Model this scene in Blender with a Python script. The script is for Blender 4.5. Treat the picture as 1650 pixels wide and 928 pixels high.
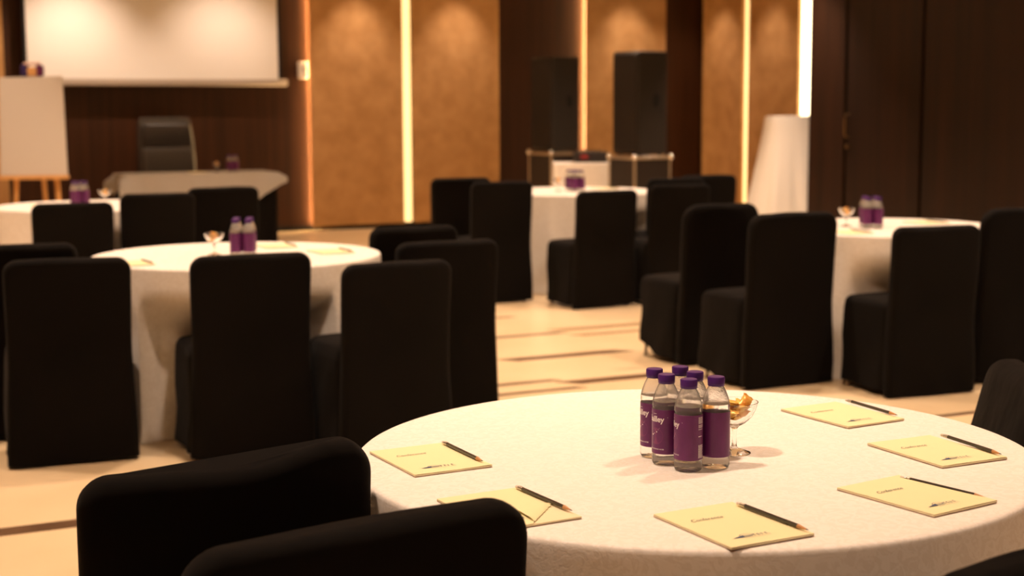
import bpy, math, random
from mathutils import Matrix, Vector, noise
PI = math.pi
R = math.radians
scene = bpy.context.scene
col = scene.collection
for o in list(bpy.data.objects):
    bpy.data.objects.remove(o, do_unlink=True)

# ------------------------------------------------------------------ camera
TH, PIT, ROL, HC, FPX = .4506, .1207, -.0045, 1.42, 2400.0
F0 = Vector((math.sin(TH), math.cos(TH), 0)); r0 = Vector((math.cos(TH), -math.sin(TH), 0)); UZ = Vector((0, 0, 1))
fw = F0*math.cos(PIT) - UZ*math.sin(PIT); up = F0*math.sin(PIT) + UZ*math.cos(PIT)
rt = r0*math.cos(ROL) + up*math.sin(ROL); up2 = up*math.cos(ROL) - r0*math.sin(ROL)
cd = bpy.data.cameras.new('camera'); cam = bpy.data.objects.new('camera', cd); col.objects.link(cam)
cam.matrix_world = Matrix(((rt.x, up2.x, -fw.x, 0), (rt.y, up2.y, -fw.y, 0), (rt.z, up2.z, -fw.z, HC), (0, 0, 0, 1)))
cd.sensor_width = 36; cd.lens = FPX/1650*36; cd.clip_start = .05; cd.clip_end = 100
cd.dof.use_dof = True; cd.dof.focus_distance = 2.78; cd.dof.aperture_fstop = 4.0; cd.dof.aperture_blades = 0
scene.camera = cam
# ------------------------------------------------------------------ world, exposure
w = bpy.data.worlds.new('room_air'); scene.world = w; w.use_nodes = True
w.node_tree.nodes['Background'].inputs[0].default_value = (1, .68, .4, 1)
w.node_tree.nodes['Background'].inputs[1].default_value = .012
vs = scene.view_settings
vs.view_transform = 'Standard'; vs.look = 'None'; vs.gamma = 1; vs.use_curve_mapping = False
vs.exposure = 1.0
scene.cycles.max_bounces = 28; scene.cycles.transmission_bounces = 26; scene.cycles.diffuse_bounces = 5; scene.cycles.glossy_bounces = 6
# ------------------------------------------------------------------ ceiling downlights and added fill spots
WARM = (1, .715, .52)
def spot(x, y, z, power, size, blend=.5, radius=.06, aim=None, colr=WARM):
    l = bpy.data.lights.new('downlight_or_fill', 'SPOT'); l.energy = power; l.spot_size = R(size); l.spot_blend = blend
    l.shadow_soft_size = radius; l.color = colr
    o = bpy.data.objects.new('downlight_or_fill', l); col.objects.link(o); o.location = (x, y, z)
    if aim:
        o.rotation_euler = (Vector(aim) - Vector((x, y, z))).to_track_quat('-Z', 'Y').to_euler()
    return o
CEIL = 3.2
for gx, gy in [(.5, 2.6), (2.9, 2.8)] + [(x_, y_) for y_ in (4.6, 6.6, 8.6, 10.6, 12.6) for x_ in (-.1, 1.75, 3.6, 5.45, 7.3)]:
    spot(gx, gy, CEIL-.04, (128 if gy < 4 else 115) if gx > 0 or gy > 6 else 55, 98, .9, .09)
for gx in (-.4, 1.8, 4.0):                          # added fill behind the camera, brightens the front table's skirt
    spot(gx, .1, CEIL-.04, 40, 116, .8, .09)
spot(8.75, 12.1, CEIL-.04, 205, 84, .9, .09)  # extra fill spot, added to brighten the draped stand
for gx in (1.5, 3.7, 5.9):  # fill row added to light the flip chart, desk and office chair
    spot(gx, 13.6, CEIL-.04, 70, 84, .9, .09)
for px_ in (6.03, 7.3, 9.66):                       # wall washers over the fabric panels
    spot(px_, 16.15, CEIL-.04, 48, 74, 1., .05, (px_, 16.5, .6))
for py_ in (16.15, 15.05):
    spot(10.35, py_, CEIL-.04, 36, 74, 1., .05, (10.7, py_, .6))
for px_, pw in ((2.75, 82), (4.4, 58)):                       # over the projection screen
    spot(px_, 15.4, CEIL-.04, pw, 84, 1., .05, (px_, 16.45, 1.4))

# ------------------------------------------------------------------ helpers
MATS = {}
def mat(name, base, rough=.6, metal=0., spec=.5, sheen=0., emis=None, es=1., trans=0., ior=1.45,
        vary=None, vscale=(8, 8, 8), vdetail=4., bump=0., bscale=(60, 60, 60), bdist=.002, coat=0., alpha=None, vramp=(.35, .65)):
    if name in MATS: return MATS[name]
    m = bpy.data.materials.new(name); m.use_nodes = True; MATS[name] = m
    nt = m.node_tree; b = nt.nodes['Principled BSDF']
    b.inputs['Base Color'].default_value = (*base, 1); b.inputs['Roughness'].default_value = rough
    b.inputs['Metallic'].default_value = metal; b.inputs['Specular IOR Level'].default_value = spec
    b.inputs['Sheen Weight'].default_value = sheen; b.inputs['IOR'].default_value = ior
    b.inputs['Transmission Weight'].default_value = trans; b.inputs['Coat Weight'].default_value = coat
    if emis:
        b.inputs['Emission Color'].default_value = (*emis, 1); b.inputs['Emission Strength'].default_value = es
    if vary or bump:
        tc = nt.nodes.new('ShaderNodeTexCoord')
    if vary:
        mp = nt.nodes.new('ShaderNodeMapping'); mp.inputs['Scale'].default_value = vscale
        nt.links.new(tc.outputs['Object'], mp.inputs[0])
        n = nt.nodes.new('ShaderNodeTexNoise'); n.inputs['Scale'].default_value = 1; n.inputs['Detail'].default_value = vdetail
        nt.links.new(mp.outputs[0], n.inputs['Vector'])
        r = nt.nodes.new('ShaderNodeValToRGB')
        r.color_ramp.elements[0].position = vramp[0]; r.color_ramp.elements[0].color = (*base, 1)
        r.color_ramp.elements[1].position = vramp[1]; r.color_ramp.elements[1].color = (*vary, 1)
        nt.links.new(n.outputs['Fac'], r.inputs[0]); nt.links.new(r.outputs[0], b.inputs['Base Color'])
    if bump:
        mp2 = nt.nodes.new('ShaderNodeMapping'); mp2.inputs['Scale'].default_value = bscale
        nt.links.new(tc.outputs['Object'], mp2.inputs[0])
        n2 = nt.nodes.new('ShaderNodeTexNoise'); n2.inputs['Scale'].default_value = 1; n2.inputs['Detail'].default_value = 3
        nt.links.new(mp2.outputs[0], n2.inputs['Vector'])
        bp = nt.nodes.new('ShaderNodeBump'); bp.inputs['Strength'].default_value = bump; bp.inputs['Distance'].default_value = bdist
        nt.links.new(n2.outputs['Fac'], bp.inputs['Height']); nt.links.new(bp.outputs[0], b.inputs['Normal'])
    return m

def damask():
    """white jacquard cloth: a leafy weave that alternates between matt and satin threads"""
    m = bpy.data.materials.new('damask_cloth'); m.use_nodes = True; nt = m.node_tree; b = nt.nodes['Principled BSDF']
    tc = nt.nodes.new('ShaderNodeTexCoord')
    n = nt.nodes.new('ShaderNodeTexNoise'); n.inputs['Scale'].default_value = 38; n.inputs['Detail'].default_value = 2.5; n.inputs['Distortion'].default_value = 2.2
    nt.links.new(tc.outputs['Object'], n.inputs['Vector'])
    r = nt.nodes.new('ShaderNodeValToRGB'); r.color_ramp.elements[0].position = .47; r.color_ramp.elements[1].position = .53
    nt.links.new(n.outputs['Fac'], r.inputs[0])
    f = nt.nodes.new('ShaderNodeTexNoise'); f.inputs['Scale'].default_value = 260; f.inputs['Detail'].default_value = 2
    nt.links.new(tc.outputs['Object'], f.inputs['Vector'])
    mx = nt.nodes.new('ShaderNodeMix'); mx.data_type = 'RGBA'
    mx.inputs[6].default_value = (.795, .758, .702, 1); mx.inputs[7].default_value = (.85, .82, .775, 1)
    nt.links.new(r.outputs[0], mx.inputs[0]); nt.links.new(mx.outputs[2], b.inputs['Base Color'])
    mr = nt.nodes.new('ShaderNodeMapRange'); mr.inputs[3].default_value = .85; mr.inputs[4].default_value = .5
    nt.links.new(r.outputs[0], mr.inputs[0]); nt.links.new(mr.outputs[0], b.inputs['Roughness'])
    b.inputs['Specular IOR Level'].default_value = .3
    ad = nt.nodes.new('ShaderNodeMath'); ad.operation = 'MULTIPLY_ADD'; ad.inputs[1].default_value = .5
    nt.links.new(r.outputs[0], ad.inputs[0]); nt.links.new(f.outputs['Fac'], ad.inputs[2])
    bp = nt.nodes.new('ShaderNodeBump'); bp.inputs['Strength'].default_value = .25; bp.inputs['Distance'].default_value = .0012
    nt.links.new(ad.outputs[0], bp.inputs['Height']); nt.links.new(bp.outputs[0], b.inputs['Normal'])
    return m
CLOTH = damask()
BLACK = mat('black_stretch_fabric', (.0034, .0026, .0021), .9, spec=.10, sheen=.02, vary=(.0048, .0036, .0030), vscale=(3, 3, 3), bump=.35, bscale=(9, 9, 5), bdist=.02)
CHROME = mat('chrome', (.75, .72, .68), .22, 1.)
WOODD = mat('dark_walnut_veneer', (.022, .0075, .0028), .45, spec=.3, vary=(.056, .0195, .0064), vscale=(22, 22, .5), vdetail=6, vramp=(.3, .75))
WOODK = mat('near_black_veneer', (.0095, .0038, .0019), .45, spec=.3, vary=(.027, .0095, .004), vscale=(14, 14, .35), vdetail=6, vramp=(.35, .75))
GAP = mat('black_gap', (.004, .003, .003), .8)
GOLD = mat('gold_brown_wall_fabric', (.45, .255, .105), .8, spec=.2, vary=(.56, .335, .15), vscale=(5, 5, 5), vdetail=9, bump=.3, bscale=(160, 160, 160), bdist=.004)
FLOORM = mat('cream_marble', (.72, .55, .335), .28, spec=.5, vary=(.80, .635, .41), vscale=(1.4, 1.4, 1.4), vdetail=8)
INLAY = mat('dark_brown_stone', (.10, .055, .03), .3, vary=(.15, .085, .045), vscale=(6, 6, 6))
INLAY2 = mat('tan_stone', (.36, .24, .13), .3, vary=(.42, .29, .16), vscale=(6, 6, 6))
WHITEP = mat('white_paint', (.72, .66, .56), .8)
LED = mat('warm_led_diffuser', (.9, .8, .6), .5, emis=(1, .62, .24), es=.95)
LEDW = mat('bright_led_diffuser', (.9, .85, .75), .5, emis=(1, .78, .46), es=3.)
LEDS = mat('soft_led_diffuser', (.9, .8, .6), .5, emis=(1, .60, .25), es=75.)

LEDF = mat('faint_led_diffuser', (.9, .8, .6), .5, emis=(1, .52, .17), es=4.)
def tag(o, label=None, cat=None, group=None, kind=None):
    if label: o['label'] = label
    if cat: o['category'] = cat
    if group: o['group'] = group
    if kind: o['kind'] = kind
    return o
def empty(name, loc=(0, 0, 0), rz=0, label=None, cat=None, group=None):
    o = bpy.data.objects.new(name, None); col.objects.link(o); o.location = loc; o.rotation_euler = (0, 0, rz)
    o.empty_display_size = .05
    return tag(o, label, cat, group)
def link(name, me, parent=None, loc=None, rot=None):
    o = bpy.data.objects.new(name, me); col.objects.link(o)
    if parent: o.parent = parent
    if loc: o.location = loc
    if rot: o.rotation_euler = rot
    return o
def mesh(name, v, f, m, smooth=True, angle=None):
    me = bpy.data.meshes.new(name); me.from_pydata([tuple(p) for p in v], [], f); me.update()
    me.materials.append(m)
    if smooth:
        me.polygons.foreach_set('use_smooth', [True]*len(me.polygons))
        if angle: me.set_sharp_from_angle(angle=R(angle))
    return me
def obj(name, v, f, m, parent=None, smooth=True, angle=None):
    return link(name, mesh(name, v, f, m, smooth, angle), parent)
class MB:
    def __init__(s): s.v = []; s.f = []
    def add(s, v, f):
        n = len(s.v); s.v += [tuple(p) for p in v]; s.f += [tuple(i+n for i in q) for q in f]; return s
    def box(s, x0, x1, y0, y1, z0, z1, bev=0.):
        if bev <= 0:
            v = [(x, y, z) for z in (z0, z1) for y in (y0, y1) for x in (x0, x1)]
            return s.add(v, [(0, 2, 3, 1), (4, 5, 7, 6), (0, 1, 5, 4), (2, 6, 7, 3), (0, 4, 6, 2), (1, 3, 7, 5)])
        b = bev; rings = []
        for z, i in ((z0, b), (z0+b, 0), (z1-b, 0), (z1, b)):
            X0, X1, Y0, Y1 = x0+i, x1-i, y0+i, y1-i; c = b if i == 0 else b*.4
            rings.append([(X0+c, Y0, z), (X1-c, Y0, z), (X1, Y0+c, z), (X1, Y1-c, z), (X1-c, Y1, z), (X0+c, Y1, z), (X0, Y1-c, z), (X0, Y0+c, z)])
        return s.loft(rings)
    def loft(s, rings, cap0=True, cap1=True, closed=True):
        n = len(rings[0]); v = [p for r in rings for p in r]; f = []
        for k in range(len(rings)-1):
            for i in range(n if closed else n-1):
                j = (i+1) % n
                f.append((k*n+i, k*n+j, (k+1)*n+j, (k+1)*n+i))
        if cap0: f.append(tuple(range(n-1, -1, -1)))
        if cap1: f.append(tuple((len(rings)-1)*n+i for i in range(n)))
        return s.add(v, f)
    def tube(s, pts, r, n=10):
        rings = []
        pts = [Vector(p) for p in pts]
        rs = r if isinstance(r, (list, tuple)) else [r]*len(pts)
        for i, p in enumerate(pts):
            t = (pts[min(i+1, len(pts)-1)] - pts[max(i-1, 0)]).normalized()
            a = t.cross(Vector((0, 0, 1)) if abs(t.z) < .9 else Vector((1, 0, 0))).normalized(); b = t.cross(a)
            rings.append([tuple(p + (a*math.cos(q) + b*math.sin(q))*rs[i]) for q in [2*PI*k/n for k in range(n)]])
        return s.loft([r_[::-1] for r_ in rings])
    def lathe(s, prof, n=32, cx=0, cy=0):
        rings = []
        for r, z in prof:
            rings.append([(cx+max(r, 1e-5)*math.cos(2*PI*k/n), cy+max(r, 1e-5)*math.sin(2*PI*k/n), z) for k in range(n)])
        return s.loft(rings)
    def sphere(s, c, r, n=12, m=8):
        return s.lathe([(r*math.sin(PI*k/m), c[2]-r*math.cos(PI*k/m)) for k in range(m+1)], n, c[0], c[1])
    def mesh(s, name, m, smooth=True, angle=35): return mesh(name, s.v, s.f, m, smooth, angle)
    def build(s, name, m, parent=None, smooth=True, angle=35, loc=None, rot=None):
        return link(name, s.mesh(name, m, smooth, angle), parent, loc, rot)
def box(name, x0, x1, y0, y1, z0, z1, m, parent=None, bev=0.):
    return MB().box(x0, x1, y0, y1, z0, z1, bev).build(name, m, parent)
def sm(t): t = max(0., min(1., t)); return t*t*(3-2*t)
def text_mesh(s, size, m, shear=0., offset=0., align='CENTER', name='print'):
    c = bpy.data.curves.new('t', 'FONT'); c.body = s; c.size = size; c.shear = shear; c.offset = offset
    c.align_x = align; c.align_y = 'CENTER'; c.resolution_u = 3
    o = bpy.data.objects.new('t', c); col.objects.link(o)
    me = bpy.data.meshes.new_from_object(o); bpy.data.objects.remove(o); bpy.data.curves.remove(c)
    v = [p.co.copy() for p in me.vertices]; f = [tuple(p.vertices) for p in me.polygons]
    bpy.data.meshes.remove(me)
    return v, f

# ------------------------------------------------------------------ room shell
YW, XW = 16.68, 10.83
fl = box('floor', -4, 11.2, -4, 17.0, -.12, 0, FLOORM); tag(fl, kind='structure')
strips = [(4.21, 9.07, 4.39, .05, INLAY), (3.60, 8.28, 4.36, .06, INLAY), (4.37, 8.38, 5.10, .10, INLAY2), (4.38, 8.13, 4.95, .08, INLAY2),
          (3.59, 7.49, 4.35, .10, INLAY), (3.57, 6.72, 4.20, .11, INLAY), (2.95, 6.83, 3.56, .05, INLAY), (2.85, 6.59, 3.58, .05, INLAY),
          (.1, 5.17, .98, .10, INLAY), (4.55, 5.2, 5.3, .045, INLAY), (5.6, 4.6, 6.4, .08, INLAY), (1.9, 4.3, 2.7, .1, INLAY),
          (4.4, 16.05, 5.2, .1, INLAY2), (5.9, 15.7, 6.9, .1, INLAY2), (3.4, 10.9, 4.1, .08, INLAY), (3.3, 12.3, 4.3, .1, INLAY), (7.2, 8.4, 8.2, .1, INLAY), (7.0, 6.1, 7.9, .1, INLAY)]
for x0, y, x1, wd, m in strips:
    b = MB(); sk = wd*.45
    b.add([(x0-sk, y+wd/2, -.002), (x0+sk, y-wd/2, -.002), (x1+sk, y-wd/2, -.002), (x1-sk, y+wd/2, -.002),
           (x0-sk, y+wd/2, .0012), (x0+sk, y-wd/2, .0012), (x1+sk, y-wd/2, .0012), (x1-sk, y+wd/2, .0012)],
          [(0, 1, 2, 3)[::-1], (4, 5, 6, 7), (0, 1, 5, 4), (1, 2, 6, 5), (2, 3, 7, 6), (3, 0, 4, 7)])
    b.build('inlay_strip', m, fl, smooth=False)
tag(box('ceiling', -4, 11.2, -4, 17.0, CEIL, CEIL+.1, WHITEP), kind='structure')
tag(box('wall_left', -4.1, -4, -4, 17.0, 0, CEIL, GOLD), kind='structure')
tag(box('wall_rear', -4, 11.2, -4.1, -4, 0, CEIL, GOLD), kind='structure')
wb = tag(box('wall_back', -4, 11.2, YW, YW+.12, 0, CEIL, WOODD), kind='structure')
for x0, x1 in ((.85, 2.10), (5.46, 6.61), (6.73, 7.87), (9.08, 10.25)):
    MB().box(x0, x1, 16.6, 16.632, .05, CEIL-.02, .008).build('fabric_panel', GOLD, wb)
    box('panel_batten', x0+.14, x1-.14, 16.63, YW+.01, .06, CEIL-.03, GAP, wb)
tag(box('baseboard_back', -4, XW, YW-.02, YW+.005, 0, .06, GAP), kind='structure')
wr = tag(box('wall_right', XW+.08, XW+.2, 9.0, 16.8, 0, CEIL, WOODD), kind='structure')
for y0, y1 in ((15.735, 16.64), (14.57, 15.605)):
    MB().box(XW, XW+.085, y0, y1, .05, CEIL-.02, .008).build('fabric_panel', GOLD, wr)
# dark timber door wall standing forward on the right
XD = 9.2
wd_ = tag(box('wall_door_side', XD+.06, XW+.06, -4, 12.17, 0, CEIL, WOODK), kind='structure')
MB().box(XD, XD+.07, 11.64, 12.19, .0, CEIL, .004).build('timber_board', WOODK, wd_)
ys = 9.2
while ys > -3.5:
    MB().box(XD, XD+.07, ys-1.28, ys, .0, CEIL, .004).build('timber_board', WOODK, wd_); ys -= 1.31
d1 = tag(box('door_1', XD+.012, XD+.065, 10.57, 11.61, .008, 2.9, WOODK), kind='structure')
h = MB(); h.tube([(XD+.01, 11.575, 1.34), (XD-.03, 11.575, 1.335), (XD-.036, 11.575, 1.30), (XD-.036, 11.575, 1.16), (XD-.03, 11.575, 1.125), (XD+.01, 11.575, 1.12)], .009)
BRASS = mat('dull_brass', (.30, .20, .10), .35, 1.)
h.build('door_handle', BRASS, d1)
h = MB(); h.tube([(XD+.014, 11.585, 1.03), (XD-.004, 11.585, 1.03)], .022, 16); h.build('keyhole_plate', BRASS, d1)
tag(box('door_2', XD+.012, XD+.065, 9.24, 10.53, .008, 2.9, WOODK), kind='structure')
box('gap_shadow', XD+.055, XD+.064, 9.2, 11.64, 0, CEIL, GAP, wd_)

def led(x0, x1, y0, y1, m, label, z0=.06):
    e = empty('cove_light', ((x0+x1)/2, (y0+y1)/2, 0), 0, label, 'cove light', 'vertical cove lights between the wall panels')
    cx, cy = (x0+x1)/2, (y0+y1)/2
    box('diffuser', x0-cx, x1-cx, y0-cy, y1-cy, z0, CEIL-.03, m, e, .004)
    return e
led(5.500, 5.515, 16.645, 16.675, LEDS, 'slim warm light strip lighting the dark wood right of the projection screen')
led(6.615, 6.725, 16.65, 16.675, LED, 'bright vertical light strip in the gap between the two wide gold fabric panels')
led(9.115, 9.135, 16.645, 16.675, LEDS, 'slim light strip behind the left loudspeaker, along the edge of the gold panel')
led(10.225, 10.235, 16.645, 16.675, LEDF, 'thin faint light strip at the right edge of the gold panel between the loudspeakers')
led(XW+.035, XW+.075, 15.615, 15.725, LED, 'vertical light strip between the two narrow gold panels left of the draped stand', .1)
led(XW+.035, XW+.075, 14.30, 14.56, LEDW, 'brightest light strip of the wall, right above the white draped stand')
wbx = empty('wall_control', (5.392, YW, 1.76), 0, 'small white control box on the dark wood beside the screen', 'wall control')
box('housing', -.055, .055, -.05, 0, 0, .19, mat('white_plastic', (.85, .8, .72), .4), wbx, .008)
box('button', -.02, .02, -.054, -.048, .09, .13, mat('grey_plastic', (.5, .48, .45), .5), wbx, .002)

# ------------------------------------------------------------------ projection screen
ps = empty('projection_screen', (3.7, 16.45, 0), 0, 'large white pull-down projection screen hanging on the dark wood wall', 'screen')
SCR = mat('screen_white', (.74, .735, .72), .75); ALU = mat('pale_aluminium', (.40, .35, .30), .45, .2)
box('screen_sheet', -1.385, 1.335, -.002, .002, 1.72, CEIL-.12, SCR, ps)
for s0, s1 in ((-1.42, -1.385), (1.335, 1.375)): box('side_border', s0, s1, -.0022, .0022, 1.72, CEIL-.12, GAP, ps)
box('bottom_bar', -1.43, 1.44, -.025, .025, 1.67, 1.745, ALU, ps, .012)
box('roller_case', -1.5, 1.5, -.06, .06, CEIL-.14, CEIL, ALU, ps, .01)

# ------------------------------------------------------------------ chairs
def rrect(a, b, rc, n=5, nx=10):
    """rounded rectangle loop, counter-clockwise, 2a wide, 2b deep"""
    rc = min(rc, a*.98, b*.98); p = []
    def line(x0, y0, x1, y1, k):
        for i in range(k): p.append((x0+(x1-x0)*i/k, y0+(y1-y0)*i/k))
    def arc(cx, cy, t0):
        for i in range(n): t = t0+PI/2*i/n; p.append((cx+rc*math.cos(t), cy+rc*math.sin(t)))
    line(-a+rc, -b, a-rc, -b, nx); arc(a-rc, -b+rc, -PI/2); line(a, -b+rc, a, b-rc, 4); arc(a-rc, b-rc, 0)
    line(a-rc, b, -a+rc, b, nx); arc(-a+rc, b-rc, PI/2); line(-a, b-rc, -a, -b+rc, 4); arc(-a+rc, -b+rc, PI)
    return p
CHAIRS = []
def chair(x, y, rot, h, wd, label, group, seed, top=None, lift=0., corner=.055, depth=.41, lean=.05):
    """banquet chair in a fitted black cover. x, y: middle of the top of the back. faces local +y"""
    rnd = random.Random(seed); e = empty('banquet_chair', (x, y, 0), R(rot), label, 'chair', group)
    a0 = wd/2; t = .034; so = Vector((seed*3.1, seed*1.7, 0)); hs = .465
    zs = [.009, .1, .2, .3, .4, .47, .54, .61, .67, .72, .76]
    zs = [z/.85*h for z in zs]
    k = 10
    zs = [z for z in zs if z < h-corner-.01] + [h-corner*(1-math.sin(PI/2*i/k)) for i in range(k+1)]
    rings = []
    for z in zs:
        q = max(0, z-(h-corner)); a = a0-corner+math.sqrt(max(corner**2-q*q, 0)); a = max(a, a0-corner*.92)
        rb = .03; q2 = max(0, z-(h-rb)); b = t-rb+math.sqrt(max(rb*rb-q2*q2, 0)); b = max(b, .006)
        wst = 1-.018*math.exp(-((z-.5)/.16)**2)+.05*sm((.45-z)/.45)
        a *= wst
        yo = .022 - (lean-.02)*max(0, z-.42)/.43
        ring = []
        for (px, py) in rrect(a, b, min(.028, b*.9)):
            wob = noise.noise(Vector((px*5, z*4, py*9))+so)
            fold = .009*wob*sm((z-.02)/.1) + .004*math.sin(px*21+z*9+seed)*sm((.5-z)/.4)
            zz = z
            if top: zz += top(px/a0)*sm((z-h*.55)/(h*.4))
            zz += .006*noise.noise(Vector((px*6, 0, seed*2.3)))*sm((z-h*.7)/(h*.25))
            if z < .03: zz += .012*(noise.noise(Vector((px*4, py*4, seed*5.1)))+.3)
            crown = .012*(1-(px/a0)**2)*sm((z-h*.3)/(h*.5))*(1 if py < 0 else -.3)
            ring.append((px, py+yo-crown+fold, zz))
        rings.append(ring)
    MB().loft(rings).build('backrest', BLACK, e, angle=60)
    # seat with its skirt
    rings = []; sw = a0*.985; y0, y1 = .045, .045+depth; cy = (y0+y1)/2; hd = (y1-y0)/2
    for z in (.03, .1, .18, .26, .34, .40, .435, .452, .461, .465):
        i = 0 if z < .435 else {.435: .004, .452: .012, .461: .024, .465: .045}[z]
        fl_ = 1+.035*sm((.4-z)/.4)
        ring = []
        for (px, py) in rrect(sw*fl_-i, hd-i, .05-i*.5):
            wob = .011*noise.noise(Vector((px*6, py*6, z*3))+so*2)*sm((.44-z)/.2) + .006*math.sin((px+py)*26+z*14+seed)*sm((.4-z)/.3)
            nx_, ny_ = (px/max(abs(px), abs(py), .01)), (py/max(abs(px), abs(py), .01))
            zz = z + (lift*sm((py+.02)/hd)*sm((.3-z)/.3) + .012*noise.noise(Vector((px*5, py*5, seed*1.3))) if z < .2 else 0)
            if z > .43: zz += .012*(1-(px/sw)**2)*(1-(py/hd)**2)
            ring.append((px+nx_*wob, cy+py+ny_*wob, max(zz, .012)))
        rings.append(ring)
    MB().loft(rings).build('seat', BLACK, e, angle=60)
    for sx in (-1, 1):
        for ly in (y0+.03, y1-.04):
            MB().tube([(sx*(sw-.035), ly, 0), (sx*(sw-.035), ly, .012), (sx*(sw-.04), ly, .42)], [.014, .011, .011], 10).build('leg', CHROME, e)
    c, s = math.cos(R(rot)), math.sin(R(rot))
    CHAIRS.append((x, y, c, s, sw*1.03+.004, -.02, y1+.010))
    return e
G1, G2, G3, G4, G5 = ('chairs at the front table', 'chairs at the left middle table', 'chairs at the table by the loudspeakers',
                      'chairs at the table before the dark doors', 'chairs at the far left table')
def saggy(u): return .025*math.exp(-((u-.72)/.34)**2) - .004*math.exp(-((u+.1)/.45)**2)
chair(.632, 2.395, 1, .834, .50, 'nearest black covered chair with a wavy top edge, left of the front table', G1, 1, top=saggy)
chair(.69, 1.92, 3, .848, .52, 'black covered chair cut off at the bottom edge, before the wavy-topped chair', G1, 2, top=lambda u: .005*u, corner=.065, depth=.40)
chair(2.52, 2.60, 62, .805, .48, 'black covered chair behind the right rim of the front table at the picture edge', G1, 3, corner=.09, lean=.13)
chair(1.45, 1.372, 8, .858, .50, 'black chair back peeking in at the bottom right corner', G1, 4, depth=.33)
chair(1.655, 5.84, -2, .84, .495, 'black covered chair straight in front of the left middle table and its bottles', G2, 5, depth=.37)
chair(2.183, 5.58, 2, .806, .478, 'black covered chair pulled out in front of the right edge of the left middle table', G2, 6, depth=.40)
chair(2.63, 6.10, 0, .83, .49, 'black covered chair right of the left middle table, its side rising above the front table', G2, 7)
chair(2.735, 6.76, 0, .845, .46, 'black chair back low behind the others at the right end of the left middle table', G2, 8)
chair(.97, 6.05, -5, .835, .49, 'large black covered chair at the left picture edge beside the white skirt', G2, 9, depth=.34)
chair(.86, 6.62, -3, .85, .49, 'black chair back just behind the large chair at the left picture edge', G2, 10)
chair(1.55, 9.38, -4, .85, .49, 'black covered chair below the easel with the far left bottles above it', G5, 11)
chair(2.13, 9.66, -3, .88, .48, 'black covered chair in front of the left half of the presenter desk', G5, 12)
chair(2.70, 10.18, -3, .88, .50, 'black covered chair in front of the right half of the presenter desk', G5, 13)
chair(.96, 10.72, 0, .88, .49, 'sliver of a black chair at the far left picture edge beside the far left table', G5, 14)
chair(4.61, 10.42, -5, .89, .48, 'farthest left black chair of the loudspeaker table, against the gold wall panel', G3, 15)
chair(4.63, 9.74, -6, .89, .47, 'black covered chair touching the left side of the loudspeaker table cloth', G3, 16)
chair(5.18, 9.17, 2, .835, .50, 'black covered chair in front of the loudspeaker table, seat showing on its left', G3, 17)
chair(5.69, 9.02, -6, .875, .47, 'black covered chair at the right front of the loudspeaker table below the right case', G3, 18, depth=.41)
chair(5.98, 9.535, -6, .89, .47, 'black chair back just behind the right front chair of the loudspeaker table', G3, 19)
chair(6.56, 9.98, -6, .88, .49, 'black chair back left of the draped stand, farthest right at the loudspeaker table', G3, 20)
chair(4.60, 6.87, 2, .89, .50, 'black covered chair with a chrome leg tip showing, in the aisle behind the bottles', G4, 21, lift=.06, corner=.09)
chair(4.53, 6.12, 0, .89, .53, 'broad black covered chair left of the table before the dark doors', G4, 22, lift=.03, corner=.08)
chair(5.00, 5.60, -6, .84, .49, 'black covered chair in front of the table before the dark doors, seat showing left', G4, 23)
chair(5.66, 5.70, -7, .90, .51, 'tall black chair back at the right picture edge before the dark doors', G4, 24, corner=.09)

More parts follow.
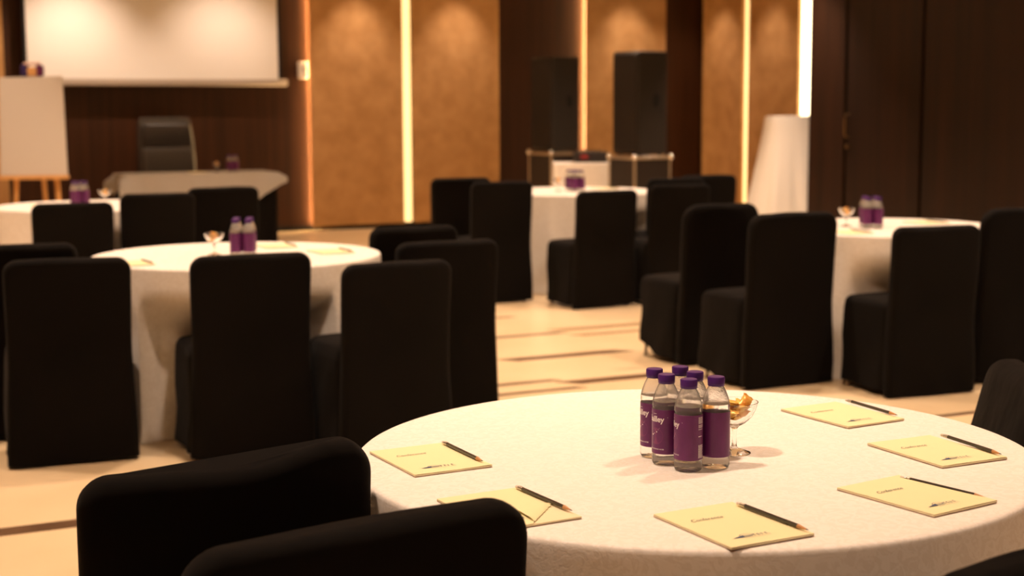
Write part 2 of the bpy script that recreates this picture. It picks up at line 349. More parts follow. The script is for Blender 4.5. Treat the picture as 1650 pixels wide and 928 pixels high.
# ------------------------------------------------------------------ round tables under floor-length cloths
TZ = .757
def ray_box(cx, cy, dx, dy, ch):
    """distance along the ray from the table centre to a chair's seat footprint"""
    x, y, c, s, hw, ya, yb = ch
    ox, oy = cx-x, cy-y
    lx, ly = c*ox+s*oy, -s*ox+c*oy; ex, ey = c*dx+s*dy, -s*dx+c*dy
    t0, t1 = 0., 9.
    for o_, d_, lo, hi in ((lx, ex, -hw, hw), (ly, ey, ya, yb)):
        if abs(d_) < 1e-9:
            if o_ < lo or o_ > hi: return 9.
            continue
        a, b = (lo-o_)/d_, (hi-o_)/d_
        if a > b: a, b = b, a
        t0, t1 = max(t0, a), min(t1, b)
    return t0 if t0 < t1 and t0 > .12 else 9.
def round_table(cx, cy, rad, label, seed, ell=(0, 0)):
    rnd = random.Random(seed); e = empty('round_table', (cx, cy, 0), 0, label, 'table', 'round tables in white cloths')
    MB().lathe([(0, .72), (rad-.03, .72), (rad-.022, .728), (rad-.022, .74), (rad-.03, .748), (0, .748)], 64).build('tabletop', mat('plywood', (.45, .3, .17), .6), e)
    for k in range(4):
        q = PI/4+k*PI/2
        MB().tube([(.16*math.cos(q), .16*math.sin(q), 0), (.16*math.cos(q), .16*math.sin(q), .72)], .014).build('leg', CHROME, e)
    n = 240; lim = []
    for k in range(n):
        q = 2*PI*k/n; lim.append(min([9.]+[ray_box(cx, cy, math.cos(q), math.sin(q), c) for c in CHAIRS if math.hypot(c[0]-cx, c[1]-cy) < 2]))
    lim2 = [min(lim[(k+d) % n] + .0035*abs(d)*1.2 for d in range(-5, 6)) for k in range(n)]
    ph = [rnd.uniform(0, 6.28) for _ in range(4)]
    rings = []
    prof = [(.02, TZ), (.15, TZ), (.3, TZ), (.45, TZ), (.55, TZ), (.62, TZ)]
    prof = [(r_*rad/.654, z) for r_, z in prof if r_*rad/.654 < rad-.02]
    prof += [(rad-.012, TZ), (rad-.005, TZ-.0015), (rad-.0012, TZ-.005), (rad, TZ-.011), (rad+.001, TZ-.03)]
    zs = [.68, .62, .56, .50, .44, .38, .31, .24, .17, .10, .05, .02, .003]
    prof += [(None, z) for z in zs]
    for r_, z in prof:
        ring = []
        for k in range(n):
            q = 2*PI*k/n
            rr = r_
            el = 1+(ell[0]*math.cos(2*q)+ell[1]*math.sin(2*q))/rad
            if r_ is None:
                d = sm((TZ-z)/.42)
                fo = math.sin(11*q+ph[0]+1.3*math.sin(3*q+ph[1]))*.55+math.sin(19*q+ph[2])*.25+math.sin(29*q+ph[3]+2*math.sin(2*q))*.2
                rr = (rad+.002)*el + d*(.012+.019*fo) + .003*noise.noise(Vector((q*7, z*5, seed)))
                lm = max(.2, lim2[k]-.012)
                if rr > lm: rr = rr+(lm-rr)*sm((.62-z)/.13)
                if z < .03: rr += .006
            else: rr = r_*(1+(el-1)*sm(r_/rad))
            zz = z
            if r_ is not None and r_ < rad-.02: zz = z+.0006*noise.noise(Vector((rr*math.cos(q)*6, rr*math.sin(q)*6, seed)))
            ring.append((rr*math.cos(q), rr*math.sin(q), zz))
        rings.append(ring)
    b = MB(); b.loft(rings, cap0=False, cap1=False); b.add([(0, 0, TZ)]+rings[0], [(0, i+1, (i+1) % n+1) for i in range(n)])
    b.f = [tuple(reversed(f)) if len(f) == 4 else f for f in b.f]
    o = b.build('tablecloth', CLOTH, e, angle=None)
    return e
T = {1: (1.547, 2.393), 2: (1.826, 6.666), 3: (5.64, 10.47), 4: (5.44, 6.49), 5: (1.87, 10.60)}
round_table(*T[1], .654, 'large round table in the foreground under a white damask cloth', 1, (.0048, .0034))
round_table(*T[2], .655, 'round white-clothed table left of centre, ringed by black chairs', 2)
round_table(*T[3], .64, 'far round white-clothed table in the middle, before the loudspeakers', 3)
round_table(*T[4], .65, 'round white-clothed table on the right before the dark timber doors', 4)
round_table(*T[5], .645, 'far round white-clothed table at the left, below the easel', 5)

# ------------------------------------------------------------------ water bottles
PET = mat('clear_bottle_water', (.98, .98, .97), .03, trans=.925, ior=1.26, bump=.22, bscale=(330, 330, 330), bdist=.0012)
CAPM = mat('purple_cap_plastic', (.065, .014, .155), .38)
LABM = mat('purple_label', (.115, .014, .105), .4, vary=(.14, .02, .13), vscale=(40, 40, 25))
LABP = mat('label_glow_print', (.20, .035, .14), .45)
PRINT = mat('white_label_print', (.82, .76, .78), .5)
LR = .02655
prof = [(0, .003), (.012, .002), (.018, .0005), (.022, 0), (.0247, .0018), (.0262, .006), (.0262, .016), (.0255, .0185), (.0262, .021), (.0262, .106), (.0255, .1085), (.0264, .1115),
        (.0258, .118), (.0243, .126), (.0218, .134), (.0187, .142), (.0155, .1485), (.0137, .1515), (.0132, .157), (0, .1572)]
inner = [(0, .1195), (.0248, .1195), (.0233, .1262), (.0208, .134), (.0178, .1416), (.0147, .1478), (.0128, .151), (.0122, .1555), (0, .1556)]
b = MB(); b.lathe(prof, 48); k0 = len(b.f); b.lathe(inner, 48); b.f = b.f[:k0]+[tuple(reversed(f)) for f in b.f[k0:]]
BODY = b.mesh('bottle_body', PET)
b = MB(); rings = []
for r_, z in ((.0151, .1525), (.0155, .1532), (.0155, .1565), (.0151, .157), (.0155, .1576), (.0155, .1678), (.0148, .1692), (.013, .1697), (.0005, .1695)):
    rings.append([((r_+(.00035 if i % 2 and .157 < z < .1685 else 0))*math.cos(2*PI*i/72), (r_+(.00035 if i % 2 and .157 < z < .1685 else 0))*math.sin(2*PI*i/72), z) for i in range(72)])
b.loft(rings); CAP = b.mesh('cap', CAPM)
b = MB(); n = 64
b.loft([[(r_*math.cos(2*PI*i/n), r_*math.sin(2*PI*i/n), z) for i in range(n)] for r_, z in ((.0263, .0222), (LR, .0225), (LR, .1055), (.0263, .1058))], False, False)
LABEL = b.mesh('label', LABM)
def wrap(vs_, zc, rr=LR+.00022, a0=0.):
    """flat print (x along the label, y up) rolled on to the cylinder; angle 0 faces -y"""
    return [(rr*math.sin(a0+p[0]/rr), -rr*math.cos(a0+p[0]/rr), zc+p[1]) for p in vs_]
def fine(v, f): return v, f
pb = MB()
v, f = text_mesh('Bailley', .0152, PRINT, offset=.00035); pb.add(wrap(v, .0875), f)
bn = pb; pb = MB()
v, f = text_mesh('R', .0022, PRINT); pb.add(wrap([(p[0]+.0262, p[1]) for p in v], .0918), f)
v, f = text_mesh('PACKAGED DRINKING WATER', .0028, PRINT, offset=.00006); pb.add(wrap(v, .0315), f)
def patch(x0, x1, z0, z1, k=4):
    vv = []; 
    for i in range(k+1):
        for z in (z0, z1): vv.append((x0+(x1-x0)*i/k, z))
    return [(p[0], p[1]) for p in vv], [(2*i, 2*i+2, 2*i+3, 2*i+1) for i in range(k)]
v, f = patch(-.004, .004, .0975, .0981); pb.add(wrap(v, 0), f)
rl = random.Random(5)
for x0 in (.058,):                                    # small-print columns round the side
    z = .1015
    while z > .078:
        v, f = patch(x0, x0+.014+rl.uniform(-.002, 0), z-.0009, z); pb.add(wrap(v, 0), f); z -= .0021 if rl.random() > .22 else .0036
    v, f = patch(x0, x0+.011, .0655, .0667); pb.add(wrap(v, 0), f)
    z = .050
    while z > .026:
        v, f = patch(x0, x0+.015+rl.uniform(-.003, 0), z-.0009, z); pb.add(wrap(v, 0), f); z -= .0019
for x, z, s in ((-.006, .058, .0016), (-.0015, .0605, .0009), (.0045, .064, .0012), (.008, .068, .0005), (.010, .071, .0004), (-.010, .061, .0004), (.0015, .067, .0004)):
    v = [(x+s*math.cos(2*PI*i/8), z+s*math.sin(2*PI*i/8)) for i in range(8)]; pb.add(wrap(v, 0), [tuple(range(8))])
PRN = pb.mesh('small_print', PRINT, smooth=False); BRN = bn.mesh('brand_name', PRINT, smooth=False)
gb = MB(); vv = []
for i in range(25):
    for j in range(2):
        rr_ = .0155*j*1.; vv.append((.002+rr_*math.cos(2*PI*i/24), .056+rr_*math.sin(2*PI*i/24)))
gb.add(wrap(vv, 0, LR+.0001), [(2*i, 2*i+1, 2*i+3, 2*i+2) for i in range(24)])
GLO = gb.mesh('label_disc', LABP, smooth=False)
def bottle(x, y, ang, label, group, detail=True, z=TZ):
    e = empty('water_bottle', (x, y, z), R(ang), label, 'bottle', group)
    link('bottle_body', BODY, e); link('cap', CAP, e); lb = link('label', LABEL, e)
    if detail:
        link('label_disc', GLO, lb); link('brand_name', BRN, lb); tag(link('small_print', PRN, lb), kind='stuff')
    return e
# ang = direction the brand faces, 0 faces the back of the camera side (-y)
BG = 'water bottles on the front table'
BZ = TZ+.0006
bottle(1.456, 2.270, -114, 'front water bottle of the cluster, its brand turned to the left edge', BG, z=BZ)
bottle(1.446, 2.331, -82, 'second bottle from the left in the front table cluster, big white brand letters showing', BG, z=BZ)
bottle(1.457, 2.392, -96, 'leftmost water bottle, half hidden behind its neighbour on the front table', BG, z=BZ)
bottle(1.514, 2.268, 79, 'rightmost water bottle, its plain purple label in front of the sweets glass', BG, z=BZ)
bottle(1.508, 2.330, 20, 'water bottle in the middle of the back pair, purple cap between two others', BG, z=BZ)
bottle(1.513, 2.390, 10, 'rearmost water bottle whose purple cap stands highest in the front cluster', BG, z=BZ)
def cluster(cx, cy, rz, label, group, n=6, z=TZ, sp=.058):
    c, s = math.cos(R(rz)), math.sin(R(rz)); rr = random.Random(cx)
    for i in range(n):
        ax, ay = ((i % 2)-.5)*sp, ((i//2)-1)*sp
        side = ('left ', 'right ')[i % 2]+(('front', 'middle', 'rear') if n == 6 else ('front', 'rear'))[i//2]
        bottle(cx+c*ax-s*ay, cy+s*ax+c*ay, rr.uniform(-60, 60), side+' '+label, group, False, z+.0006)
cluster(1.835, 6.59, -20, 'purple-capped bottle of the cluster on the left middle table', 'bottles on the left middle table')
cluster(5.60, 10.42, 0, 'purple-capped bottle of the cluster on the table before the loudspeakers', 'bottles on the loudspeaker table')
cluster(5.315, 6.47, -30, 'purple-capped bottle of the cluster on the table before the dark doors', 'bottles on the door-side table')
cluster(1.79, 10.58, 10, 'purple-capped bottle of the cluster on the far left table', 'bottles on the far left table', 4)

# ------------------------------------------------------------------ glass bowls of sweets
GLASS = mat('clear_glass', (1, 1, 1), .01, trans=1., ior=1.46)
gp = [(0, 0), (.031, 0), (.0318, .0012), (.030, .003), (.02, .0058), (.008, .010), (.0048, .016), (.0042, .035), (.0055, .048), (.010, .0535), (.022, .0605), (.034, .073), (.041, .088), (.0450, .1005),
      (.0444, .1012), (.0434, .1005), (.0393, .0885), (.0325, .0745), (.021, .0625), (.009, .0565), (0, .0555)]
b = MB(); b.lathe(gp[:9], 40); FOOT = b.mesh('stem_foot', GLASS)
b = MB(); b.lathe([(0, .0475), (.0055, .048)]+gp[9:], 40); CUP = b.mesh('bowl', GLASS)
CANDY = [mat('gold_wrapper', (.80, .42, .06), .3, .15, vary=(.88, .60, .16), vscale=(90, 90, 90)), mat('orange_wrapper', (.74, .27, .03), .3, .15, vary=(.85, .50, .12), vscale=(90, 90, 90))]
def candy_mesh(seed, m):
    b = MB(); rings = []; rr = random.Random(seed)
    for i, (u, th, wd) in enumerate(((-.019, .0004, .0125), (-.0165, .0006, .0115), (-.0135, .0018, .0105), (-.010, .0055, .0105), (0, .0072, .0112), (.010, .0055, .0105), (.0135, .0018, .0105), (.0165, .0006, .0115), (.019, .0004, .0125))):
        ring = []
        for k in range(12):
            q = 2*PI*k/12
            ring.append((u+(.0012*(-1)**k if abs(u) > .018 else 0), wd*math.copysign(abs(math.cos(q))**.8, math.cos(q))+rr.uniform(-.0006, .0006), th*math.sin(q)+.0006*math.sin(k*2.1+i)))
        rings.append(ring)
    b.loft(rings); return b.mesh('candy', m, angle=50)
CM = [candy_mesh(i, CANDY[i % 2]) for i in range(4)]
def sweets(cx, cy, label, clabel, cgroup, n, z=TZ, spec=None):
    z += .0006
    e = empty('glass_bowl', (cx, cy, z), 0, label, 'glass bowl', 'stemmed glass bowls of sweets')
    link('bowl', CUP, e); link('stem_foot', FOOT, e)
    rr = random.Random(int(cx*100)+n)
    lay = spec or [(rr.uniform(-.010, .010), rr.uniform(-.010, .010), .0705+.0095*i, rr.uniform(-.5, .5), rr.uniform(-.6, .6), rr.uniform(0, 6.28)) for i in range(n)]
    for i, (dx, dy, dz, a, b_, c_) in enumerate(lay):
        o = link('wrapped_sweet', CM[i % 4], None, (cx+dx, cy+dy, z+dz), (a, b_, c_))
        tag(o, clabel if isinstance(clabel, str) else clabel[i], 'sweet', cgroup)
near = [(0, 0, .071, .1, 0, .3), (.010, -.008, .0785, .3, .5, 1.4), (-.012, -.006, .079, -.3, .4, 2.2), (.002, .013, .080, .5, -.2, .2),
        (.017, .006, .0885, .5, -.5, .9), (-.010, .010, .0885, -.4, .3, 2.6), (.004, -.013, .0880, .2, .35, 2.0), (.020, -.006, .0965, .9, -.7, .5), (-.004, .002, .0965, .15, .2, 1.2)]
sweets(1.607, 2.343, 'stemmed glass bowl of golden sweets behind the bottles on the front table',
       'gold-wrapped sweet heaped in the glass bowl on the front table', 'sweets in the front glass bowl', 9, spec=near)
sweets(1.72, 6.66, 'stemmed glass bowl left of the bottles on the left middle table', 'golden sweet in the bowl on the left middle table', 'sweets on the left middle table', 4)
sweets(5.49, 10.50, 'stemmed glass bowl left of the bottles on the loudspeaker table', 'golden sweet in the bowl on the loudspeaker table', 'sweets on the loudspeaker table', 4)
sweets(5.25, 6.60, 'stemmed glass bowl left of the bottles on the table before the dark doors', 'golden sweet in the bowl on the table before the dark doors', 'sweets on the door-side table', 4)
sweets(1.985, 10.66, 'stemmed glass bowl right of the bottles on the far left table', 'golden sweet in the bowl on the far left table', 'sweets on the far left table', 4)

# ------------------------------------------------------------------ notepads and pencils
YEL = mat('yellow_paper', (.84, .77, .47), .7, spec=.2)
YELB = mat('pale_paper_back', (.82, .74, .50), .7, spec=.2)
BACKB = mat('grey_pink_card', (.45, .30, .22), .8)
INK = mat('grey_ink', (.20, .20, .17), .7); INKB = mat('blue_ink', (.05, .08, .16), .7)
PW, PH = .157, .213
v, f = text_mesh('Conference', .0175, INK, shear=.4)
tm = MB(); tm.add([(p[0]*.74-.022, p[1]+.039, 0) for p in v], f)
def logo():
    b = MB(); x0, y0 = -.040, -.070
    b.add([(x0-.012, y0-.002, 0), (x0+.010, y0-.004, 0), (x0+.014, y0+.006, 0), (x0+.002, y0+.002, 0)], [(0, 1, 2, 3)])
    for i in range(6):
        b.add([(x0+.010+i*.0028, y0-.005, 0), (x0+.0112+i*.0028, y0-.005, 0), (x0+.0135+i*.0028, y0+.006-i*.0004, 0), (x0+.0123+i*.0028, y0+.006-i*.0004, 0)], [(0, 1, 2, 3)])
    n = 12
    b.add([(x0+.018+r_*math.cos(PI*i/n), y0+.002+r_*.75*math.sin(PI*i/n), 0) for i in range(n+1) for r_ in (.0115, .0125)], [(2*i, 2*i+1, 2*i+3, 2*i+2) for i in range(n)])
    for i, dx in enumerate((.030, .0375, .045, .0525)):
        b.add([(x0+dx, y0-.004, 0), (x0+dx+.0013, y0-.004, 0), (x0+dx+.0013, y0+.005, 0), (x0+dx, y0+.005, 0)], [(0, 1, 2, 3)])
        if i != 2: b.add([(x0+dx, y0+.0038, 0), (x0+dx+.005, y0+.0038, 0), (x0+dx+.005, y0+.005, 0), (x0+dx, y0+.005, 0)], [(0, 1, 2, 3)])
        if i % 2: b.add([(x0+dx+.001, y0-.0005, 0), (x0+dx+.005, y0-.004, 0), (x0+dx+.0062, y0-.004, 0), (x0+dx+.0022, y0-.0005, 0)], [(0, 1, 2, 3)])
    b.add([(x0+.008, y0-.0085, 0), (x0+.058, y0-.0085, 0), (x0+.058, y0-.0080, 0), (x0+.008, y0-.0080, 0)], [(0, 1, 2, 3)])
    return b
TXT = tm.mesh('pad_title', INK, smooth=False); LOGO = logo().mesh('pad_logo', INKB, smooth=False)
def sheet(name, z0, z1, m, curl=0., fold=0., grow=0., seed=1, nx=8, ny=10):
    b = MB(); vs_ = []
    def zc(x, y): return curl*max(0, (x/PW+.5))*max(0, (-y/PH+.1))**2 + .0007*noise.noise(Vector((x*14, y*14, seed)))
    for s_ in (0, 1):
        for j in range(ny+1):
            for i in range(nx+1):
                x, y = -PW/2-grow+(PW+2*grow)*i/nx, -PH/2-grow+(PH+2*grow)*j/ny
                z = (z0, z1)[s_]+max(0, zc(x, y))
                if fold:                              # bottom right corner turned over
                    d = (x-(PW/2-fold))+(-y-(PH/2-fold*.9))
                    if d > 0:
                        k = d/2.; x -= 2*k*.92; y += 2*k*.92; z += min(.004, d*.3)
                vs_.append((x, y, z))
    n = (nx+1)*(ny+1); fs = []
    for j in range(ny):
        for i in range(nx):
            a = j*(nx+1)+i; fs.append((a+n, a+1+n, a+nx+2+n, a+nx+1+n)); fs.append((a, a+nx+1, a+nx+2, a+1))
    rim = [i for i in range(nx+1)]+[j*(nx+1)+nx for j in range(1, ny+1)]+[ny*(nx+1)+i for i in range(nx-1, -1, -1)]+[j*(nx+1) for j in range(ny-1, 0, -1)]
    for q in range(len(rim)): a, c = rim[q], rim[(q+1) % len(rim)]; fs.append((a, c, c+n, a+n))
    b.add(vs_, fs); return b.mesh(name, m, angle=50)
def pad(x, y, rot, label, group, seed, detail=True, fold=0.):
    e = empty('notepad', (x, y, TZ+.0008), R(rot), label, 'notepad', group)
    link('backing_card', sheet('backing_card', 0, .0009, BACKB, seed=seed), e)
    ps_ = link('paper_sheets', sheet('paper_sheets', .001, .0036, YELB, curl=.001, seed=seed), e)
    tp = link('cover_sheet', sheet('cover_sheet', .0042, .0044, YEL, curl=.002, fold=fold, seed=seed+3, nx=14, ny=18), e)
    if detail:
        link('pad_title', TXT, tp, (0, 0, .00535)); link('pad_logo', LOGO, tp, (0, 0, .0056))
    return e
PENC = mat('black_lacquer', (.014, .011, .009), .3, coat=.3); FER = mat('silver_ferrule', (.6, .57, .52), .3, 1.); CED = mat('cedar', (.55, .28, .12), .6); ERA = mat('white_eraser', (.75, .68, .6), .7)
LEAD = mat('graphite', (.05, .05, .05), .4, .3)
def hexring(r_, yy, n=6): return [(r_*math.cos(2*PI*i/n+PI/6), yy, r_*math.sin(2*PI*i/n+PI/6)) for i in range(n)]
L_ = .183
b = MB(); b.loft([hexring(.0037, y_) for y_ in (.0815-.012, -.0655)]); PB = b.mesh('barrel', PENC, angle=30)
b = MB(); b.loft([hexring(r_, y_, 14) for r_, y_ in ((.0033, .0825), (.0037, .082), (.0037, .078), (.0034, .0775), (.0037, .077), (.0037, .0725), (.0034, .072), (.0037, .0715), (.0037, .0690))]); PF = b.mesh('ferrule', FER)
b = MB(); b.loft([hexring(r_, y_, 14) for r_, y_ in ((.0018, .0915), (.003, .0905), (.0033, .089), (.0033, .0815))]); PE = b.mesh('eraser', ERA)
b = MB(); b.loft([hexring(r_, y_, 12) for r_, y_ in ((.0037, -.0655), (.0011, -.0855))]); PT = b.mesh('sharpened_tip', CED)
b = MB(); b.loft([hexring(r_, y_, 10) for r_, y_ in ((.00112, -.0853), (.0002, -.0915))]); PL = b.mesh('lead', LEAD)
def pencil(x, y, rot, label, group, z=TZ+.0008+.0044+.0042, tilt=0., parts=True, roll=0.):
    e = empty('pencil', (x, y, z), 0, label, 'pencil', group); e.rotation_euler = (R(tilt), 0, R(rot))
    for nm, me in (('barrel', PB), ('ferrule', PF), ('eraser', PE), ('sharpened_tip', PT), ('lead', PL)):
        link(nm, me, e)
    return e
PG, NG = 'pencils on the front table', 'yellow notepads on the front table'
pad(1.060, 2.552, 2, 'yellow notepad beside the nearest chair, leftmost on the front table', NG, 1)
pad(1.040, 2.170, 3, 'yellow notepad with a turned-over corner half behind the chair back', NG, 2, fold=.045)
pad(1.316, 1.922, 2, 'yellow notepad at the front centre of the table, nearest the front rim', NG, 3)
pad(1.699, 1.934, 8, 'yellow notepad right of the front centre one, fanned sheets at its corner', NG, 4)
pad(1.955, 2.172, 0, 'yellow notepad second from the back on the right side of the front table', NG, 5)
pad(2.010, 2.528, 4, 'yellow notepad farthest back, right of the glass bowl', NG, 6)
ZP = TZ+.0008+.0045+.0039
pencil(1.130, 2.557, 1, 'black pencil on the leftmost yellow notepad of the front table', PG, ZP+.0005)
pencil(1.112, 2.180, 4, 'black pencil partly under the turned-over corner of the notepad', PG, ZP+.0005)
pencil(1.388, 1.915, 2.5, 'black pencil on the notepad nearest the front rim', PG, ZP+.0008)
pencil(1.772, 1.948, 11, 'black pencil lying just beyond the right edge of the fanned notepad', PG, TZ+.0008+.0039)
pencil(2.034, 2.163, -5, 'black pencil on the notepad second from the back on the right side', PG, ZP+.0008)
pencil(2.095, 2.534, -2.5, 'black pencil on the farthest notepad right of the glass bowl', PG, ZP+.0008)
far = [(1.30, 6.46, 4, 'yellow notepad at the left end of the left middle table', 'black pencil at the left end of the left middle table'),
       (2.24, 6.56, 2, 'yellow notepad at the right rim of the left middle table', 'black pencil at the right rim of the left middle table'),
       (2.10, 6.96, 0, 'yellow notepad at the far right of the left middle table, behind the other pad', 'black pencil at the far right of the left middle table'),
       (5.98, 10.62, 3, 'yellow notepad on the right of the table before the loudspeakers', 'black pencil on the right of the table before the loudspeakers'),
       (5.80, 6.58, 4, 'yellow notepad at the right of the table before the dark doors', 'black pencil at the right of the table before the dark doors'),
       (5.00, 6.26, 0, 'yellow notepad at the left front rim of the table before the dark doors', 'black pencil at the left front rim of the table before the dark doors'),
       (1.57, 10.66, 0, 'yellow notepad left of the bottles on the far left table', 'black pencil left of the bottles on the far left table')]
for i, (x, y, rz, l1, l2) in enumerate(far):
    pad(x, y, rz, l1, 'yellow notepads on the farther tables', 10+i, False)
    pencil(x+.072, y-.005, rz, l2, 'pencils on the farther tables', ZP+.0008)

# ------------------------------------------------------------------ presenter desk
DX0, DX1, DY0, DY1, DZ = 2.95, 4.50, 14.75, 15.35, .775
dk = empty('presenter_desk', ((DX0+DX1)/2, (DY0+DY1)/2, 0), 0, 'presenter desk with a black skirt and grey-white cloth in front of the wood wall', 'desk')
hx, hy = (DX1-DX0)/2, (DY1-DY0)/2
GREYC = mat('grey_white_cloth', (.38, .375, .365), .75, spec=.2, bump=.3, bscale=(14, 14, 14), bdist=.02)
box('desk_top', -hx, hx, -hy, hy, DZ-.04, DZ-.003, mat('plywood', (.45, .3, .17)), dk)
rings = []
for z in (.01, .2, .4, DZ-.04):
    ring = []
    for (px, py) in rrect(hx-.012, hy-.012, .03, 4, 60):
        ring.append((px, py+(.008*math.sin(px*42) if abs(py) > hy-.05 else 0)*sm((DZ-z)/.5), z))
    rings.append(ring)
MB().loft(rings).build('skirt', BLACK, dk, angle=60)
# overlay cloth: flat top and a hem that drops on all sides, deep in front, flaring out at the corners
b = MB(); NX = 48
per = []
def add_side(x0, y0, x1, y1, nx_, ny_, k):
    for i in range(k): per.append((x0+(x1-x0)*i/k, y0+(y1-y0)*i/k, nx_, ny_))
add_side(-hx, -hy, hx, -hy, 0, -1, 40); add_side(hx, -hy, hx, hy, 1, 0, 16); add_side(hx, hy, -hx, hy, 0, 1, 40); add_side(-hx, hy, -hx, -hy, -1, 0, 16)
rows = []
for t_ in (0, .02, .08, .2, .4, .6, .8, 1):
    ring = []
    for i, (x, y, nx_, ny_) in enumerate(per):
        cx_ = max(0, 1-min(abs(x-hx), abs(x+hx), 9)/.16); cy_ = max(0, 1-min(abs(y-hy), abs(y+hy))/.16); cf = min(cx_, cy_) if (cx_ and cy_) else 0
        if ny_ == -1:
            u = (x+hx)/(2*hx); drop = .36-.03*math.cos(u*9)-.30*max(0, (u-.80)/.20)-.1*sm((.08-u)/.08)
        elif ny_ == 1: drop = .22
        else: drop = .15+.05*math.sin(y*6)
        ofx = nx_*.012+(.07*cf*math.copysign(1, x)); ofy = ny_*.012+(.05*cf*math.copysign(1, y))
        wv = .010*math.sin(x*19+y*13)
        ring.append((x+(ofx+nx_*wv)*sm(t_*2), y+(ofy+ny_*wv)*sm(t_*2), DZ-drop*t_))
    rows.append(ring)
b.loft(rows, cap0=True, cap1=False); b.f = [tuple(f) for f in b.f]
o = b.build('cloth', GREYC, dk, angle=60)
ez = DZ+.0008
bgd = 'bottles on the presenter desk'
cluster(4.10, 15.08, 0, 'purple-capped bottle of the cluster on the presenter desk', bgd, 4, DZ)
sweets(3.94, 15.07, 'stemmed glass bowl left of the bottles on the presenter desk', 'golden sweet in the bowl on the presenter desk', 'sweets on the presenter desk', 4, DZ)
p_ = pad(3.72, 14.98, 6, 'yellow notepad lying on the presenter desk', 'yellow notepads on the farther tables', 30, False); p_.location.z = DZ+.0008

# executive chair behind the desk
LEA = mat('black_leather', (.018, .015, .013), .35, spec=.5, bump=.2, bscale=(60, 60, 60), bdist=.003)
LEA2 = mat('lighter_leather', (.034, .029, .024), .38, spec=.5)  # lighter leather tone for the back shell and lumbar cushion
ex = empty('executive_chair', (3.72, 15.92, 0), R(180+8), 'high-backed black leather office chair behind the presenter desk', 'chair')
def cushion(z0, z1, w0, w1, y0, t, name, m, parent, lean_=.12):
    rings = []; k = 14
    for i in range(k+1):
        u = i/k; z = z0+(z1-z0)*u; e_ = math.sin(PI*min(max(u, .0), 1))**.35 if 0 < u < 1 else .12
        a = (w0+(w1-w0)*u)/2*(.86+.14*e_); bb = t/2*(.25+.75*e_); yo = y0-lean_*(z-.5)
        rings.append([(px, py+yo-.03*(1-(px/a)**2)*0, z) for px, py in rrect(a, bb, bb*.9, 5, 8)])
    return MB().loft(rings).build(name, m, parent, angle=60)
# local +y is the front of the chair
cushion(.50, 1.33, .66, .62, -.20, .075, 'back_shell', LEA2, ex)
cushion(1.00, 1.27, .58, .55, -.16, .07, 'head_cushion', LEA, ex)
cushion(.55, 1.02, .60, .58, -.16, .08, 'lumbar_cushion', LEA2, ex)
MB().box(-.27, .27, -.20, .30, .42, .53, .04).build('seat', LEA, ex)
for sx in (-1, 1):
    MB().tube([(sx*.29, -.15, .45), (sx*.31, -.14, .66), (sx*.31, .0, .68), (sx*.31, .16, .67), (sx*.29, .2, .46)], .018).build('armrest', LEA, ex)
MB().lathe([(.03, .08), (.03, .3), (.02, .3), (.02, .42)], 16).build('gas_column', CHROME, ex)
for i in range(5):
    q = 2*PI*i/5; lg = MB().tube([(.03*math.cos(q), .03*math.sin(q), .13), (.3*math.cos(q), .3*math.sin(q), .075)], [.022, .014]).build('star_leg', CHROME, ex)
    MB().sphere((.3*math.cos(q), .3*math.sin(q), .032), .032).build('caster', GAP, lg)

# ------------------------------------------------------------------ flip chart on a wooden easel
PINE = mat('pine_wood', (.52, .27, .09), .5, vary=(.60, .34, .13), vscale=(30, 30, 2))
ea = empty('easel', (2.0, 14.03, 0), R(-20), 'wooden easel standing behind the far left table, carrying the flip chart', 'easel')
MB().tube([(-.20, -.06, 0), (-.165, .0, .80), (-.03, .10, 1.80)], .024, 8).build('leg', PINE, ea)
MB().tube([(.24, -.06, 0), (.19, .0, .80), (.03, .10, 1.80)], .024, 8).build('leg', PINE, ea)
MB().tube([(.0, .55, 0), (.0, .13, 1.78)], .022, 8).build('leg', PINE, ea)
MB().box(-.30, .30, -.10, .02, .795, .83, .005).build('ledge', PINE, ea)
MB().box(-.05, .05, .05, .12, 1.72, 1.80, .01).build('head_block', PINE, ea)
fcs = empty('flip_chart', (2.0, 14.03, .832), R(-20), 'white flip chart board resting on the easel ledge at the left picture edge', 'flip chart')
FC = mat('flip_chart_paper', (.50, .465, .42), .8)
b = MB(); v = []
def fcv(x, z, y): c_, s_ = math.cos(R(2.2)), math.sin(R(2.2)); return (c_*x+s_*z+.0, y, max(.0, c_*z-s_*x*.3))
for y_ in (0, .018):
    for x, z in ((-.285, .0), (.30, .0), (.268, .885), (-.285, .875)):
        v.append((x, -.068+y_+.115*z, z))
b.add(v, [(0, 1, 2, 3), (7, 6, 5, 4), (0, 4, 5, 1), (1, 5, 6, 2), (2, 6, 7, 3), (3, 7, 4, 0)]); b.build('board', FC, fcs, smooth=False)
cl_ = MB().box(-.10, -.03, .05, .10, .885, .99, .012); cl_.build('clip', mat('navy_plastic', (.03, .02, .10), .4), fcs)
MB().box(.03, .10, .05, .10, .885, .985, .012).build('clip', mat('plum_plastic', (.10, .015, .08), .4), fcs)
MB().box(-.075, .075, .055, .085, .985, 1.01, .008).build('clip_bar', mat('pale_pink_plastic', (.6, .42, .36), .5), fcs)

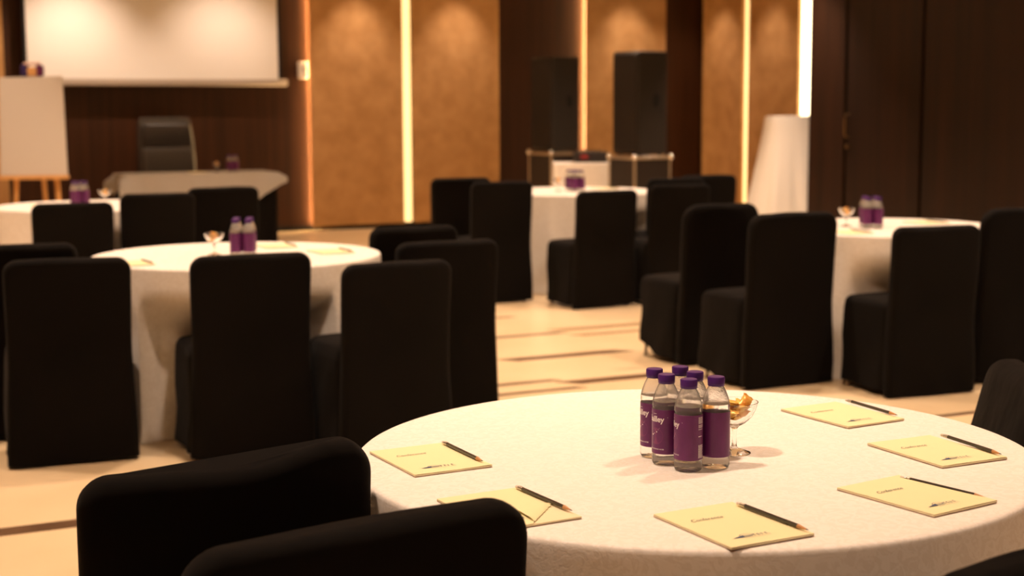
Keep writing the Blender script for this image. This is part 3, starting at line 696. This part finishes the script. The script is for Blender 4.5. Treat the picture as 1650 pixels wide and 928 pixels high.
# ------------------------------------------------------------------ loudspeakers on flight cases
CASEB = mat('dark_laminate', (.018, .012, .009), .55); CAB = mat('black_cabinet_paint', (.020, .0165, .0135), .6, bump=.3, bscale=(200, 200, 200)); GRILL = mat('black_grille', (.012, .0085, .0065), .55, .2)
ALUE = mat('aluminium_edge', (.62, .52, .40), .38, .85)
def flight_case(x, y, rz, wx, wy, hh, label):
    e = empty('flight_case', (x, y, 0), R(rz), label, 'flight case', 'flight cases under the loudspeakers'); z0 = .10
    MB().box(-wx/2, wx/2, -wy/2, wy/2, z0, hh, .004).build('body', CASEB, e)
    t = .016
    for sx in (-1, 1):
        for sy in (-1, 1):
            MB().box(sx*wx/2-t*(1 if sx > 0 else .35), sx*wx/2+t*(.35 if sx > 0 else 1), sy*wy/2-t*(1 if sy > 0 else .35), sy*wy/2+t*(.35 if sy > 0 else 1), z0, hh+.003, .003).build('edge_rail', ALUE, e)
            MB().sphere((sx*wx/2, sy*wy/2, hh-.005), .030).build('ball_corner', CHROME, e)
            c_ = MB().lathe([(.0, 0), (.03, 0), (.042, .015), (.042, .05), (.02, .075), (.02, .105)], 14, sx*(wx/2-.07), sy*(wy/2-.07)); c_.build('caster', GAP, e)
    for zz in (z0+t, hh-t):
        for s_ in (-1, 1):
            MB().box(-wx/2, wx/2, s_*wy/2-.007, s_*wy/2+.007, zz-t, zz+t, .003).build('edge_rail', ALUE, e)
            MB().box(s_*wx/2-.007, s_*wx/2+.007, -wy/2, wy/2, zz-t, zz+t, .003).build('edge_rail', ALUE, e)
    return e
def speaker(x, y, rz, z, label, hh=1.0, wx=.38, wy=.36):
    """grille faces local -x, the carrying side with its handle cup faces local -y"""
    e = empty('loudspeaker', (x, y, z), R(rz), label, 'loudspeaker', 'pair of tall loudspeakers')
    MB().box(-wx/2, wx/2, -wy/2, wy/2, .012, hh, .010).build('cabinet', CAB, e)
    MB().box(-wx/2-.022, -wx/2+.004, -wy/2+.012, wy/2-.012, .03, hh-.02, .012).build('grille', GRILL, e)
    hc = empty_part = MB(); hc.lathe([(.0, 0), (.055, 0), (.06, .006), (.052, .012), (.0, .012)], 20)
    o = hc.build('handle_cup', GAP, e); o.rotation_euler = (PI/2, 0, 0); o.location = (.04, -wy/2+.006, hh*.53)
    o.scale = (.7, 1.15, 1)
    for sx in (-1, 1):
        for sy in (-1, 1): MB().lathe([(0, 0), (.02, 0), (.018, .014), (0, .014)], 12, sx*(wx/2-.05), sy*(wy/2-.05)).build('rubber_foot', GAP, e)
    return e
flight_case(7.50, 12.62, 4, .42, .44, .945, 'aluminium-edged flight case under the right loudspeaker')
flight_case(7.45, 14.28, 4, .42, .46, .945, 'aluminium-edged flight case under the left, farther loudspeaker')
speaker(7.49, 12.60, 8, .95, 'right, nearer black loudspeaker standing on a flight case', 1.0, .345, .40)
speaker(7.42, 14.25, 8, .95, 'left, farther black loudspeaker against the glowing panel edge', 1.0, .345, .40)
mt = empty('equipment_table', (7.29, 13.40, 0), R(-25), 'low equipment table in a cream cloth between the two flight cases', 'table')
rings = []
for z, gr in ((.005, .02), (.2, .014), (.5, .008), (.84, .002), (.855, 0), (.858, -.008)):
    rings.append([(px*(1+gr), py*(1+gr)+.006*math.sin(px*30)*sm((.85-z)/.4), z) for px, py in rrect(.30, .22, .02, 4, 24)])
MB().loft(rings).build('cloth', CLOTH, mt, angle=50)
mx_ = empty('sound_mixer', (7.39, 13.42, .859), R(-25), 'black sound equipment on the cream table between the loudspeakers', 'mixer')
MB().box(-.17, .17, -.14, .14, 0, .11, .01).build('body', CASEB, mx_)
for i in range(5): MB().lathe([(0, 0), (.011, 0), (.010, .02), (0, .02)], 10, -.12+.05*i, -.06).build('knob', GAP, mx_, loc=(0, 0, .11))
MB().box(-.11, -.03, -.146, -.139, .04, .08, .002).build('red_panel', mat('red_panel', (.25, .02, .02), .4), mx_)

# ------------------------------------------------------------------ draped stand
ds = empty('draped_stand', (9.66, 13.12, 0), R(-20), 'tall stand draped in a white cloth that flares to the floor, beside the dark doors', 'draped stand')
MB().lathe([(0, 0), (.2, 0), (.2, .02), (.03, .03), (.03, 1.27), (0, 1.27)], 24).build('stand', CHROME, ds)
PLAINC = mat('plain_white_cloth', (.82, .79, .74), .8, spec=.2)
rings = []
for z in (1.318, 1.318, 1.312, 1.295, 1.2, 1.05, .9, .75, .6, .45, .3, .15, .02, .004):
    u = sm((1.30-z)/1.3); first = len(rings) == 0
    ring = []
    n = 120
    for i in range(n):
        q = 2*PI*i/n; rr = .262 if z < 1.312 else (.255 if z < 1.315 else .245)
        if first: rr = .12
        sq = (abs(math.cos(q))**5+abs(math.sin(q))**5)**(-1/5.)
        rr *= sq**.6
        rr += (1.30-z)*.175*max(0, 1 if z < 1.3 else 0)+u*.028*math.sin(9*q+.8+.9*math.sin(2*q))+u*.012*math.sin(17*q+z)
        ring.append((rr*math.cos(q), rr*.8*math.sin(q), z))
    rings.append(ring)
b = MB(); b.loft(rings[::-1], cap0=False, cap1=True); b.build('cloth', PLAINC, ds, angle=60)
